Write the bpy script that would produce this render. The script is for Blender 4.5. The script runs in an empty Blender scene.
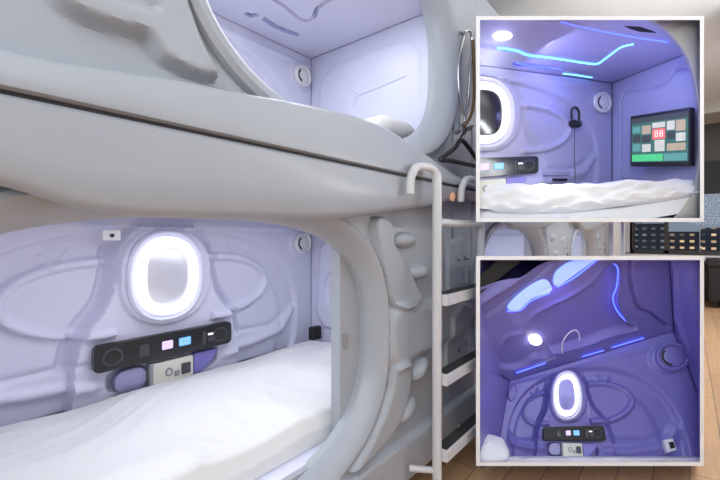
import bpy, bmesh, math, random
import numpy as np
from mathutils import Vector
random.seed(4); rng = np.random.default_rng(7)
SC = bpy.context.scene; COL = SC.collection
H = 1.1                                   # eye height
FPX = 400.0
TH = math.atan(327/400.0); SN, CS = math.sin(TH), math.cos(TH)
CAM = np.array([0.9, 0.0, H])
FW = np.array([-SN, CS, 0.0]); RT = np.array([CS, SN, 0.0]); UP = np.array([0, 0, 1.0])

def P(px, py, F):
    return CAM + F*(FW + (px-360)/FPX*RT + (235-py)/FPX*UP)
def proj(p):
    d = np.asarray(p, float) - CAM; f = d@FW
    return 360 + FPX*(d@RT)/f, 235 - FPX*(d@UP)/f
def onx(px, py, x=0.0):
    """point of the vertical plane x = const behind a pixel -> (y, z)"""
    u = (px-360)/FPX; t = (0.9-x)/(SN-u*CS)
    return t*(CS+u*SN), H + (235-py)/FPX*t

# ------------------------------------------------------------ materials
def mat(name, col, rough=0.4, emit=None, es=0.0, metal=0.0, var=0.03, scale=6.0, coat=0.0, bump=0.0, bscale=60.0, alpha=None):
    m = bpy.data.materials.new(name); m.use_nodes = True
    nt = m.node_tree; b = nt.nodes['Principled BSDF']
    b.inputs['Roughness'].default_value = rough; b.inputs['Metallic'].default_value = metal
    b.inputs['Coat Weight'].default_value = coat; b.inputs['Coat Roughness'].default_value = 0.15
    tc = nt.nodes.new('ShaderNodeTexCoord'); nz = nt.nodes.new('ShaderNodeTexNoise')
    nz.inputs['Scale'].default_value = scale; nz.inputs['Detail'].default_value = 4
    nt.links.new(tc.outputs['Object'], nz.inputs['Vector'])
    cr = nt.nodes.new('ShaderNodeValToRGB')
    c = np.array(col)
    cr.color_ramp.elements[0].position = .3; cr.color_ramp.elements[1].position = .7
    cr.color_ramp.elements[0].color = (*np.clip(c*(1-var), 0, 1), 1)
    cr.color_ramp.elements[1].color = (*np.clip(c*(1+var), 0, 1), 1)
    nt.links.new(nz.outputs['Fac'], cr.inputs['Fac'])
    nt.links.new(cr.outputs['Color'], b.inputs['Base Color'])
    if emit is not None:
        b.inputs['Emission Color'].default_value = (*emit, 1); b.inputs['Emission Strength'].default_value = es
    if bump:
        n2 = nt.nodes.new('ShaderNodeTexNoise'); n2.inputs['Scale'].default_value = bscale; n2.inputs['Detail'].default_value = 5
        nt.links.new(tc.outputs['Object'], n2.inputs['Vector'])
        bp = nt.nodes.new('ShaderNodeBump'); bp.inputs['Strength'].default_value = bump; bp.inputs['Distance'].default_value = .01
        nt.links.new(n2.outputs['Fac'], bp.inputs['Height']); nt.links.new(bp.outputs['Normal'], b.inputs['Normal'])
    return m
M = {}
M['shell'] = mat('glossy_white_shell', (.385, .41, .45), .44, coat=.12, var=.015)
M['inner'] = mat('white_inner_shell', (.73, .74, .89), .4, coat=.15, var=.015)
M['innerb'] = mat('violet_lit_shell', (.44, .44, .68), .42, coat=.15, var=.015)  # white inner shell with the violet glow put into its colour
M['violet'] = mat('deep_violet_lit_shell', (.20, .18, .50), .42, coat=.15, var=.015)  # same white shell, darker: dim violet light put into its colour
M['white'] = mat('white_plastic', (.86, .86, .86), .4, var=.01)
M['frame'] = mat('white_frame_paint', (.93, .93, .93), .5, var=.005)
M['seam'] = mat('dark_seam_rubber', (.05, .05, .055), .6)
M['black'] = mat('black_gloss_panel', (.018, .018, .02), .28, coat=.2)
M['blackm'] = mat('black_plastic', (.014, .014, .015), .6)
M['grey'] = mat('grey_plastic', (.30, .30, .32), .4)
M['greyring'] = mat('dark_grey_ring', (.07, .07, .08), .4)
M['glow'] = mat('white_led_ring', (.9, .9, .95), .4, (.93, .95, 1.0), .92)
M['mirror'] = mat('pale_mirror', (.78, .78, .84), .28, metal=.35, var=.01)
M['dmirror'] = mat('dark_mirror', (.03, .03, .035), .15, metal=.3)
M['bmirror'] = mat('blue_mirror', (.30, .29, .62), .3, metal=.4)
M['duvet'] = mat('white_cotton', (.80, .80, .80), .85, var=.01, bump=.12, bscale=25)
M['scrP'] = mat('violet_screen', (.2, .1, .3), .4, (.75, .6, 1.0), 1.2)
M['scrB'] = mat('blue_screen', (.1, .2, .4), .4, (.15, .5, 1.0), 1.1)
M['scrW'] = mat('white_led_icon', (.6, .6, .6), .4, (1, 1, 1), .8)
M['pocket'] = mat('lavender_pocket_lining', (.38, .38, .62), .5)
M['pocketv'] = mat('violet_pocket_lining', (.24, .22, .60), .5)
M['card'] = mat('cream_switch_plate', (.72, .72, .62), .5)
M['ladder'] = mat('light_grey_painted_steel', (.62, .62, .63), .35, coat=.2)
M['grip'] = mat('black_rubber_grip', (.03, .03, .03), .8, bump=.4, bscale=200)
M['chrome'] = mat('chrome', (.6, .6, .62), .2, metal=.9)
M['brown'] = mat('brown_leather_cord', (.16, .09, .04), .6)
M['glint'] = mat('amber_reflection', (.75, .42, .25), .4, (1, .5, .25), .25)  # orange light reflected on the beam, put into a glowing colour
M['paint'] = mat('off_white_wall_paint', (.62, .62, .62), .8)
M['ceil'] = mat('white_ceiling_paint', (.74, .74, .73), .9)
M['dark'] = mat('dark_brown_cladding', (.045, .038, .034), .5)
M['darkp'] = mat('charcoal_blind', (.02, .02, .022), .7)
M['beige'] = mat('beige_moulding', (.50, .49, .43), .5)
M['ledb'] = mat('cyan_led_strip', (.2, .5, .9), .4, (.12, .48, 1.0), 3.2)
M['ledd'] = mat('deep_blue_led_strip', (.05, .05, .8), .4, (.06, .10, 1.0), 3.6)
M['ledv'] = mat('blue_white_led_diffuser', (.4, .5, .9), .4, (.22, .34, 1.0), 1.1)
M['spot'] = mat('downlight_lens', (1, 1, 1), .4, (1, 1, 1), 6)

def wood():
    m = bpy.data.materials.new('oak_plank_floor'); m.use_nodes = True
    nt = m.node_tree; b = nt.nodes['Principled BSDF']; L = nt.links.new
    tc = nt.nodes.new('ShaderNodeTexCoord'); mp = nt.nodes.new('ShaderNodeMapping')
    mp.inputs['Rotation'].default_value = (0, 0, math.radians(90))
    L(tc.outputs['Object'], mp.inputs['Vector'])
    br = nt.nodes.new('ShaderNodeTexBrick'); br.inputs['Scale'].default_value = 1
    br.inputs['Brick Width'].default_value = 1.2; br.inputs['Row Height'].default_value = .13
    br.inputs['Mortar Size'].default_value = .002
    br.inputs['Color1'].default_value = (.66, .35, .15, 1); br.inputs['Color2'].default_value = (.86, .52, .25, 1)
    br.inputs['Mortar'].default_value = (.16, .09, .05, 1)
    L(mp.outputs['Vector'], br.inputs['Vector'])
    m2 = nt.nodes.new('ShaderNodeMapping'); m2.inputs['Scale'].default_value = (14, 1.2, 1)
    L(tc.outputs['Object'], m2.inputs['Vector'])
    nz = nt.nodes.new('ShaderNodeTexNoise'); nz.inputs['Scale'].default_value = 3; nz.inputs['Detail'].default_value = 6
    L(m2.outputs['Vector'], nz.inputs['Vector'])
    mx = nt.nodes.new('ShaderNodeMixRGB'); mx.blend_type = 'MULTIPLY'; mx.inputs['Fac'].default_value = .45
    L(br.outputs['Color'], mx.inputs['Color1']); L(nz.outputs['Fac'], mx.inputs['Color2'])
    hs = nt.nodes.new('ShaderNodeBrightContrast'); hs.inputs['Bright'].default_value = .05
    L(mx.outputs['Color'], hs.inputs['Color'])
    L(hs.outputs['Color'], b.inputs['Base Color']); b.inputs['Roughness'].default_value = .38
    return m
M['wood'] = wood()
def city(name, c1, c2):
    m = bpy.data.materials.new(name); m.use_nodes = True
    nt = m.node_tree; b = nt.nodes['Principled BSDF']; L = nt.links.new
    tc = nt.nodes.new('ShaderNodeTexCoord'); mp = nt.nodes.new('ShaderNodeMapping')
    mp.inputs['Rotation'].default_value = (math.radians(90), 0, 0)
    L(tc.outputs['Object'], mp.inputs['Vector'])
    br = nt.nodes.new('ShaderNodeTexBrick'); br.offset = 0
    br.inputs['Scale'].default_value = 1; br.inputs['Brick Width'].default_value = .9; br.inputs['Row Height'].default_value = .75
    br.inputs['Mortar Size'].default_value = .26
    br.inputs['Color1'].default_value = (*c1, 1); br.inputs['Color2'].default_value = (*c2, 1); br.inputs['Mortar'].default_value = (.0, .0, .0, 1)
    L(mp.outputs['Vector'], br.inputs['Vector'])
    b.inputs['Base Color'].default_value = (.12, .12, .14, 1)
    L(br.outputs['Color'], b.inputs['Emission Color']); b.inputs['Emission Strength'].default_value = .55
    return m
M['cityA'] = city('facade_with_warm_windows', (1.6, 1.1, .62), (.05, .05, .06))
M['cityB'] = city('facade_with_cool_windows', (.32, .36, .42), (.10, .11, .14))

# ------------------------------------------------------------ object helpers
CLIP = []          # planes (co, no): geometry on the positive side is trimmed off
def wloc(o):
    v = Vector((0, 0, 0))
    while o is not None: v += o.location; o = o.parent
    return v
def mk(name, verts, faces, m, parent=None, smooth=True, face_to=None, solid=0, recalc=True):
    me = bpy.data.meshes.new(name); bm = bmesh.new()
    off = wloc(parent)
    vs = [bm.verts.new(Vector(tuple(map(float, v))) - off) for v in verts]
    for f in faces:
        try: bm.faces.new([vs[i] for i in f])
        except ValueError: pass
    for co, no in CLIP:
        g = bm.verts[:] + bm.edges[:] + bm.faces[:]
        if not g: break
        bmesh.ops.bisect_plane(bm, geom=g, dist=1e-5, plane_co=Vector(co)-off, plane_no=Vector(no), clear_outer=True)
    if recalc: bmesh.ops.recalc_face_normals(bm, faces=bm.faces[:])
    if face_to is not None and bm.faces:
        s = 0; q = Vector(face_to) - off
        for f in bm.faces: s += f.normal.dot(q - f.calc_center_median())*f.calc_area()
        if s < 0: bmesh.ops.reverse_faces(bm, faces=bm.faces[:])
    for f in bm.faces: f.smooth = smooth
    bm.to_mesh(me); bm.free()
    me.materials.append(m)
    o = bpy.data.objects.new(name, me); COL.objects.link(o)
    if parent: o.parent = parent
    if solid:
        md = o.modifiers.new('thickness', 'SOLIDIFY'); md.thickness = solid; md.offset = -1
    if smooth:
        try: me.set_sharp_from_angle(angle=math.radians(38))
        except Exception: pass
    return o
def tag(o, label, cat, group=None, kind=None):
    o['label'] = label; o['category'] = cat
    if group: o['group'] = group
    if kind: o['kind'] = kind
    return o
def thing(name, loc, label, cat, group=None):
    o = bpy.data.objects.new(name, None); COL.objects.link(o); o.location = loc; o.empty_display_size = .1
    return tag(o, label, cat, group)
def box(name, lo, hi, m, parent=None, bev=0.0):
    bm = bmesh.new(); off = wloc(parent)
    bmesh.ops.create_cube(bm, size=1)
    lo = Vector(lo); hi = Vector(hi)
    for v in bm.verts:
        v.co = Vector([(lo[i]+hi[i])/2 + v.co[i]*(hi[i]-lo[i]) for i in range(3)]) - off
    if bev: bmesh.ops.bevel(bm, geom=bm.edges[:], offset=bev, segments=3, profile=.6, affect='EDGES')
    me = bpy.data.meshes.new(name); bm.to_mesh(me); bm.free(); me.materials.append(m)
    o = bpy.data.objects.new(name, me); COL.objects.link(o)
    if parent: o.parent = parent
    return o
def smooth_pts(pts, n=6, closed=False):
    pts = [np.array(p, float) for p in pts]; out = []; N = len(pts)
    rngi = range(N if closed else N-1)
    for i in rngi:
        if closed: a, b, c, d = pts[(i-1) % N], pts[i], pts[(i+1) % N], pts[(i+2) % N]
        else: a, b, c, d = pts[max(i-1, 0)], pts[i], pts[i+1], pts[min(i+2, N-1)]
        for k in range(n):
            t = k/n
            out.append(.5*((2*b)+(-a+c)*t+(2*a-5*b+4*c-d)*t*t+(-a+3*b-3*c+d)*t**3))
    if not closed: out.append(pts[-1])
    return out
def tube_geo(pts, r, seg=10, closed=False):
    pts = [np.array(p, float) for p in pts]; N = len(pts); V = []; Fc = []
    prev = None
    for i in range(N):
        if closed: t = pts[(i+1) % N]-pts[(i-1) % N]
        else: t = pts[min(i+1, N-1)]-pts[max(i-1, 0)]
        t = t/(np.linalg.norm(t)+1e-9)
        if prev is None:
            a = np.array([0, 0, 1.]) if abs(t[2]) < .9 else np.array([1., 0, 0])
            n = np.cross(t, a)
        else: n = prev - t*(prev@t)
        n /= np.linalg.norm(n)+1e-9; prev = n; b = np.cross(t, n)
        rr = r[i] if hasattr(r, '__len__') else r
        for k in range(seg):
            an = 2*math.pi*k/seg
            V.append(pts[i]+rr*(math.cos(an)*n+math.sin(an)*b))
    M_ = N if closed else N-1
    for i in range(M_):
        for k in range(seg):
            a = i*seg+k; b = i*seg+(k+1) % seg; j = (i+1) % N
            Fc.append((a, b, j*seg+(k+1) % seg, j*seg+k))
    if not closed:
        Fc.append(tuple(range(seg))[::-1]); Fc.append(tuple((N-1)*seg+k for k in range(seg)))
    return V, Fc
def tube(name, pts, r, m, parent=None, seg=10, closed=False):
    v, f = tube_geo(pts, r, seg, closed); return mk(name, v, f, m, parent)
def merge(*geos):
    V = []; Fc = []
    for v, f in geos:
        o = len(V); V += list(v); Fc += [tuple(i+o for i in q) for q in f]
    return V, Fc

# ------------------------------------------------------------ SDF reliefs
def sd_poly(X, Y, pts):
    pts = np.array([p[:2] for p in pts], float); d = np.full(X.shape, 1e9); s = np.ones(X.shape)
    N = len(pts)
    for i in range(N):
        a = pts[i]; b = pts[i-1]
        ex, ey = b-a; wx = X-a[0]; wy = Y-a[1]
        t = np.clip((wx*ex+wy*ey)/(ex*ex+ey*ey+1e-12), 0, 1)
        bx = wx-ex*t; by = wy-ey*t
        d = np.minimum(d, bx*bx+by*by)
        c1 = Y >= a[1]; c2 = Y < b[1]; c3 = ex*wy > ey*wx
        fl = (c1 & c2 & c3) | (~c1 & ~c2 & ~c3)
        s = np.where(fl, -s, s)
    return s*np.sqrt(d)
def sd_line(X, Y, pts):
    pts = np.array([p[:2] for p in pts], float); d = np.full(X.shape, 1e9)
    for a, b in zip(pts[:-1], pts[1:]):
        e = b-a; wx = X-a[0]; wy = Y-a[1]
        t = np.clip((wx*e[0]+wy*e[1])/(e@e+1e-12), 0, 1)
        d = np.minimum(d, (wx-e[0]*t)**2+(wy-e[1]*t)**2)
    return np.sqrt(d)
def sd_sup(X, Y, cx, cy, a, b, n=2.0):
    x = np.abs((X-cx)/a)+1e-9; y = np.abs((Y-cy)/b)+1e-9
    k = (x**n+y**n)**(1/n)
    gx = (x**(n-1))/a*k**(1-n); gy = (y**(n-1))/b*k**(1-n)
    return (k-1)/np.sqrt(gx*gx+gy*gy+1e-9)
def step(d, h, w):                       # raised where d<0, soft edge of width w
    t = np.clip(.5-d/w, 0, 1); return h*t*t*(3-2*t)
def ridge(d, h, w): return h*np.exp(-(d/w)**2)

class Patch:
    def __init__(s, c00, c10, c11, c01, W, Hh, k=1.0, osc=1.0, view=CAM):
        s.c = [np.array(c, float) for c in (c00, c10, c11, c01)]; s.W = W; s.H = Hh; s.k = k; s.osc = osc
        n = np.cross(s.c[1]-s.c[0], s.c[3]-s.c[0]); n /= np.linalg.norm(n)
        if (np.array(view)-s.c[0]-(s.c[2]-s.c[0])*.5)@n < 0: n = -n
        s.n = n
    def at(s, A, B, off=0.0):
        a = np.asarray(A, float)/s.W; b = np.asarray(B, float)/s.H
        if s.k != 1: a = a/(a+(1-a)*s.k)
        a = a[..., None]; b = b[..., None]
        p = (1-a)*(1-b)*s.c[0]+a*(1-b)*s.c[1]+a*b*s.c[2]+(1-a)*b*s.c[3]
        return p + np.asarray(off, float)[..., None]*s.osc*s.n
    def inv(s, px, py):
        x = np.array([s.W*.5, s.H*.5])
        f = lambda q: np.array(proj(s.at(q[0], q[1])))-np.array([px, py])
        for _ in range(25):
            r = f(x); e = 1e-4
            J = np.stack([(f(x+[e, 0])-r)/e, (f(x+[0, e])-r)/e], 1)
            try: dx = np.linalg.solve(J, -r)
            except Exception: break
            L = np.linalg.norm(dx); x = x+dx*min(1, .5/(L+1e-9))
        return x
    def tr(s, pts): return [s.inv(*p) for p in pts]

def relief(name, pt, n, hf, m, parent, hole=None, solid=.008, rangeA=None, face_to=None):
    a0, a1 = rangeA or (0, pt.W)
    na = max(2, int((a1-a0)/n)); nb = max(2, int(pt.H/n))
    A, B = np.meshgrid(np.linspace(a0, a1, na+1), np.linspace(0, pt.H, nb+1), indexing='ij')
    if hole is not None:
        for _ in range(3):
            d = hole(A, B); e = 1e-4
            gx = (hole(A+e, B)-d)/e; gy = (hole(A, B+e)-d)/e; g2 = gx*gx+gy*gy+1e-9
            near = np.abs(d) < .75*n
            A = np.where(near, A-d*gx/g2, A); B = np.where(near, B-d*gy/g2, B)
    V = pt.at(A, B, hf(A, B)).reshape(-1, 3)
    idx = np.arange((na+1)*(nb+1)).reshape(na+1, nb+1)
    q = np.stack([idx[:-1, :-1], idx[1:, :-1], idx[1:, 1:], idx[:-1, 1:]], -1).reshape(-1, 4)
    if hole is not None:
        d = hole(A, B).reshape(-1)
        q = q[d[q].mean(1) > 0]
        used = np.unique(q); mp = -np.ones(len(V), int); mp[used] = np.arange(len(used)); V = V[used]; q = mp[q]
    return mk(name, V, q.tolist(), m, parent, face_to=CAM if face_to is None else face_to, solid=solid)
def plaque(name, pt, poly, o0, o1, m, parent, bev=.15):
    """outline in patch units, extruded from offset o0 to o1 with a small chamfer"""
    poly = np.array([p[:2] for p in poly], float); N = len(poly); c = poly.mean(0)
    ch = abs(o1-o0)*bev; rad = np.linalg.norm(poly-c, axis=1).mean(); inn = c+(poly-c)*(1-min(.25, ch/rad*1.5))
    rings = [(poly, o0), (poly, o1-ch*np.sign(o1-o0)), (inn, o1)]
    V = np.concatenate([pt.at(r[:, 0], r[:, 1], np.full(N, o)) for r, o in rings])
    Fc = []
    for k in range(2):
        for i in range(N): Fc.append((k*N+i, k*N+(i+1) % N, (k+1)*N+(i+1) % N, (k+1)*N+i))
    Fc.append(tuple(range(2*N, 3*N))); Fc.append(tuple(range(N))[::-1])
    return mk(name, V, Fc, m, parent, smooth=True)
def ring(name, pt, outer, inner, o0, o1, m, parent, dome=.3):
    outer = np.array(outer); inner = np.array(inner); N = len(outer); mid = .5*(outer+inner)
    rs = [(outer, o0), (outer*.92+inner*.08, o1), (mid, o1+abs(o1-o0)*dome), (outer*.08+inner*.92, o1), (inner, o0)]
    V = np.concatenate([pt.at(r[:, 0], r[:, 1], np.full(N, o)) for r, o in rs]); Fc = []
    K = len(rs)
    for k in range(K):
        for i in range(N): Fc.append((k*N+i, k*N+(i+1) % N, ((k+1) % K)*N+(i+1) % N, ((k+1) % K)*N+i))
    return mk(name, V, Fc, m, parent)
def sup_pts(cx, cy, a, b, n=2.0, N=64):
    out = []
    for i in range(N):
        t = 2*math.pi*i/N; c, s = math.cos(t), math.sin(t)
        out.append((cx+a*math.copysign(abs(c)**(2/n), c), cy+b*math.copysign(abs(s)**(2/n), s)))
    return out
def rrect(x0, y0, x1, y1, r, n=4):
    out = []
    for cx, cy, a0 in ((x1-r, y1-r, 0), (x0+r, y1-r, 90), (x0+r, y0+r, 180), (x1-r, y0+r, 270)):
        for k in range(n+1):
            a = math.radians(a0+90*k/n); out.append((cx+r*math.cos(a), cy+r*math.sin(a)))
    return out

# ------------------------------------------------------------ back wall of a pod (shared design)
# wall units: A = s + .95 (s = 0 at the lit mirror), B = v + .04 (v = 0 at the bed)
S0, V0 = .95, .04
def W_(pts): return [(x+S0, y+V0) for x, y in pts]
def h_back(A, B):
    s = A-S0; v = B-V0; x = np.abs(s)
    h = np.zeros(A.shape)
    h += step(sd_sup(s, v, 0, .17, .82, .515, 2.5), -.030, .03)            # big arched recess
    h += step(sd_sup(s, v, 0, .15, .70, .44, 2.4), .012, .05)
    e = sd_sup(x, v, .27, .40, .335, .165, 2.0)                            # lens shape either side
    h += (step(e, .030, .016) - step(e+.035, .026, .02))*(x > .215)
    h += ridge(sd_line(x, v, [(.36, .60), (.42, .53), (.46, .575)]), .010, .012)
    h -= ridge(sd_line(x, v, [(.30, .135), (.62, .125), (.72, .17)]), .012, .014)
    h += ridge(sd_line(x, v, [(.30, .045), (.5, .055), (.72, .09), (.80, .2)]), .022, .026)
    col = smooth_pts([(.13, .70), (.205, .60), (.222, .47), (.255, .36), (.335, .25), (.365, .13), (.375, .03), (.38, -.04)], 5)
    col = [tuple(p) for p in col]; col = col + [(-a, b) for a, b in col[::-1]]
    d = sd_poly(s, v, col)
    h -= step(np.abs(d-.030)-.016, .034, .026)*np.clip((.66-v)/.06, 0, 1)*np.clip((v-.10)/.05, 0, 1)   # gap beside the column
    h += step(d, .055, .020)
    h += step(sd_sup(s, v, 0, .475, .208, .222, 2.3), .022, .012)
    h -= step(sd_sup(x, v, .175, .045, .075, .045, 3.0), .035, .012)       # pockets under the panel
    h += step(np.hypot(x-.85, v-.61)-.085, .018, .02)
    h += ridge(sd_line(s, v, [(-.95, .70), (.95, .70)]), .006, .012)
    return h
def fit_out(pt, parent, mirror, small_on=True, card_label=True):
    lamp = ring('ring_lamp', pt, W_(sup_pts(-.014, .475, .142, .178, 2.3)), W_(sup_pts(-.014, .475, .094, .129, 2.8)), .066, .088, M['glow'], parent)
    ring('lamp_bezel', pt, W_(sup_pts(-.012, .475, .176, .208, 2.3)), W_(sup_pts(-.014, .475, .150, .186, 2.3)), .05, .073, M['inner'], parent)
    plaque('mirror', pt, W_(sup_pts(-.014, .475, .097, .132, 2.8)), .055, .076, mirror, lamp)
    cp = plaque('control_panel', pt, W_(rrect(-.31, .105, .31, .215, .022)), .05, .082, M['black'], parent)
    for s in (-.243, .243):
        ring('speaker_ring', pt, W_(sup_pts(s, .16, .040, .036, 2, 28)), W_(sup_pts(s, .16, .031, .028, 2, 28)), .080, .084, M['greyring'], cp)
    sp_ = plaque('screen', pt, W_(rrect(-.045, .145, .003, .182, .004, 2)), .080, .085, M['scrP'], cp)
    sb_ = plaque('screen', pt, W_(rrect(.032, .145, .088, .182, .004, 2)), .080, .085, M['scrB'], cp)
    for xs_, sc in (((-.040, -.028, -.014), sp_), ((.040, .055, .070), sb_)):
      geo = []
      for x0 in xs_:
        for yy in (.153, .168):
            p = np.array(rrect(x0, yy, x0+.009, yy+.006, .001, 1)); p = p+np.array([S0, V0])
            N = len(p); v = pt.at(p[:, 0], p[:, 1], np.full(N, .0855)); geo.append((v, [tuple(range(N))]))
      v, f = merge(*geo); mk('screen_lettering', v, f, M['white'], cp, smooth=False)
    plaque('socket', pt, W_(rrect(.148, .128, .166, .190, .003, 2)), .080, .0845, M['greyring'], cp)
    plaque('indicator', pt, W_(rrect(.176, .168, .204, .178, .002, 1)), .080, .085, M['scrW'], cp)
    plaque('switch', pt, W_(rrect(.176, .135, .208, .158, .006, 2)), .080, .085, M['greyring'], cp)
    plaque('switch', pt, W_(rrect(-.14, .135, -.10, .185, .006, 2)), .080, .083, M['greyring'], cp)
    plaque('pocket_lining', pt, W_(sup_pts(-.165, .040, .062, .048, 2.6, 32)), .030, .062, M['pocket'], parent, .05)
    plaque('pocket_lining', pt, W_([(.115, -.01), (.16, .0), (.215, .045), (.245, .088), (.115, .088)]), .030, .062, M['pocketv'], parent, .05)
    c = plaque('switch_plate', pt, W_(rrect(-.092, -.03, .105, .088, .006)), .05, .078, M['card'], parent)
    plaque('switch_plate_trim', pt, W_(rrect(-.098, -.03, -.082, .092, .003, 2)), .05, .082, M['grey'], c)
    ring('dial', pt, W_(sup_pts(-.012, .038, .018, .020, 2, 20)), W_(sup_pts(-.012, .038, .010, .012, 2, 20)), .077, .081, M['grey'], c)
    plaque('rocker_switch', pt, W_(rrect(.045, .012, .088, .062, .004, 2)), .077, .084, M['greyring'], c)
    plaque('rocker_switch', pt, W_(rrect(.012, .012, .035, .036, .003, 2)), .077, .083, M['grey'], c)
    return lamp
def vent(pt, cx, cy, r, parent, m=None, base=.0):
    a = ring('air_vent', pt, sup_pts(cx, cy, r, r, 2, 40), sup_pts(cx, cy, r*.72, r*.72, 2, 40), base, base+.02, m or M['white'], parent)
    plaque('vent_disc', pt, sup_pts(cx, cy, r*.70, r*.70, 2, 40), base+.002, base+.016, m or M['white'], a)
    arc = [(cx+r*.66*math.cos(t), cy+r*.66*math.sin(t)) for t in np.linspace(math.radians(120), math.radians(255), 14)]
    arc2 = [(cx+r*.53*math.cos(t), cy+r*.53*math.sin(t)) for t in np.linspace(math.radians(250), math.radians(125), 14)]
    plaque('vent_slot', pt, arc+arc2, base+.010, base+.019, M['blackm'], a)
    return a

# ------------------------------------------------------------ main pods
XB = -.95; Y0, Y1 = -.08, 1.82; ZB = H-.66         # back wall, end walls, bed level of lower tier
TIER = 1.05
FY0, FY1 = -.19, 2.05
LC = (.54, H-.37, .645, .412, 2.8)                  # lower opening
UC = (1.13, H+.83, .630, .440, 2.8)                 # upper opening
ZS = H+.222                                         # seam between the tiers
ZBOT = H-.99; ZTOP = H+1.36

belly = [(-.2, .16)]+[(onx(a, b, .07)[0], onx(a, b, .07)[1]-H) for a, b in
        ((0, 184), (50, 199), (100, 212), (170, 217), (240, 218), (300, 219), (345, 218), (390, 212), (437, 205), (462, 198))]+[(2.05, .17)]
lip = [(-.2, .30)]+[(onx(a, b, .07)[0], onx(a, b, .07)[1]-H) for a, b in
        ((0, 46), (100, 66), (180, 79), (240, 91), (300, 102), (355, 115), (392, 130), (425, 152), (455, 173))]+[(2.05, .245)]
def curve(tab):
    xs, zs = zip(*sorted(tab)); s = smooth_pts(list(zip(xs, zs)), 8)
    return lambda y: np.interp(y, [p[0] for p in s], [p[1] for p in s])+H
zbel = curve(belly); zlip = curve(lip)
def beam(name, prof, parent, m, cap=True):
    ys = np.arange(FY0, FY1+.001, .02); V = []; Fc = []
    K = len(prof(0.0))
    for y in ys: V += [(x, y, z) for x, z in prof(y)]
    for i in range(len(ys)-1):
        for k in range(K): Fc.append((i*K+k, i*K+(k+1) % K, (i+1)*K+(k+1) % K, (i+1)*K+k))
    Fc.append(tuple(range(K))); Fc.append(tuple(len(V)-K+k for k in range(K))[::-1])
    return mk(name, V, Fc, m, parent)
def beam_lo(y):
    zb = zbel(y)
    return [(-.03, zb+.012), (.030, zb+.002), (.052, zb), (.066, zb+.006), (.074, zb+.02), (.078, (zb+ZS)/2), (.077, ZS-.008), (.070, ZS-.001), (-.03, ZS-.001)]
def beam_up(y):
    zt = max(zlip(y), ZS+.03)
    return [(-.03, ZS+.007), (.074, ZS+.007), (.084, ZS+.010), (.086, ZS+.022), (.082, (ZS+zt)/2), (.072, zt-.012), (.060, zt-.001), (.050, zt), (.038, zt-.010), (-.03, zt-.012)]

def facade_patch(z0, z1):
    return Patch((0, FY0, z0), (0, FY1, z0), (0, FY1, z1), (0, FY0, z1), FY1-FY0, z1-z0)
def FT(z0, pts, x=0.0):      # pixel outline -> facade units
    return [(onx(a, b, x)[0]-FY0, onx(a, b, x)[1]-z0) for a, b in pts]

def rim(name, c, parent, m, wd=1.0):
    cx, cz, a, b, n = c
    prof = [(.075, -.002), (.070, .018), (.058, .027), (.045, .023), (.028, .004), (.012, -.020), (.002, -.036), (0, -.042), (0, -.066), (.02, -.066), (.074, -.02)]
    prof = [(o*wd, x*(1 if x > 0 else wd*1.12)) for o, x in prof]
    N = 160; V = []; Fc = []; K = len(prof)
    base = np.array(sup_pts(cx, cz, a, b, n, N))
    # resample evenly
    cl = np.vstack([base, base[:1]]); seg = np.r_[0, np.cumsum(np.linalg.norm(np.diff(cl, axis=0), axis=1))]
    t = np.linspace(0, seg[-1], N+1)[:-1]; pts = np.stack([np.interp(t, seg, cl[:, 0]), np.interp(t, seg, cl[:, 1])], 1)
    tan = np.roll(pts, -2, 0)-np.roll(pts, 2, 0); tan /= np.linalg.norm(tan, axis=1)[:, None]
    nor = np.stack([tan[:, 1], -tan[:, 0]], 1)
    for o, x in prof:
        q = pts+nor*o; V += [(x, p[0], p[1]) for p in q]
    for k in range(K):
        for i in range(N):
            Fc.append((k*N+i, k*N+(i+1) % N, ((k+1) % K)*N+(i+1) % N, ((k+1) % K)*N+i))
    return mk(name, V, Fc, m, parent)

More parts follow.
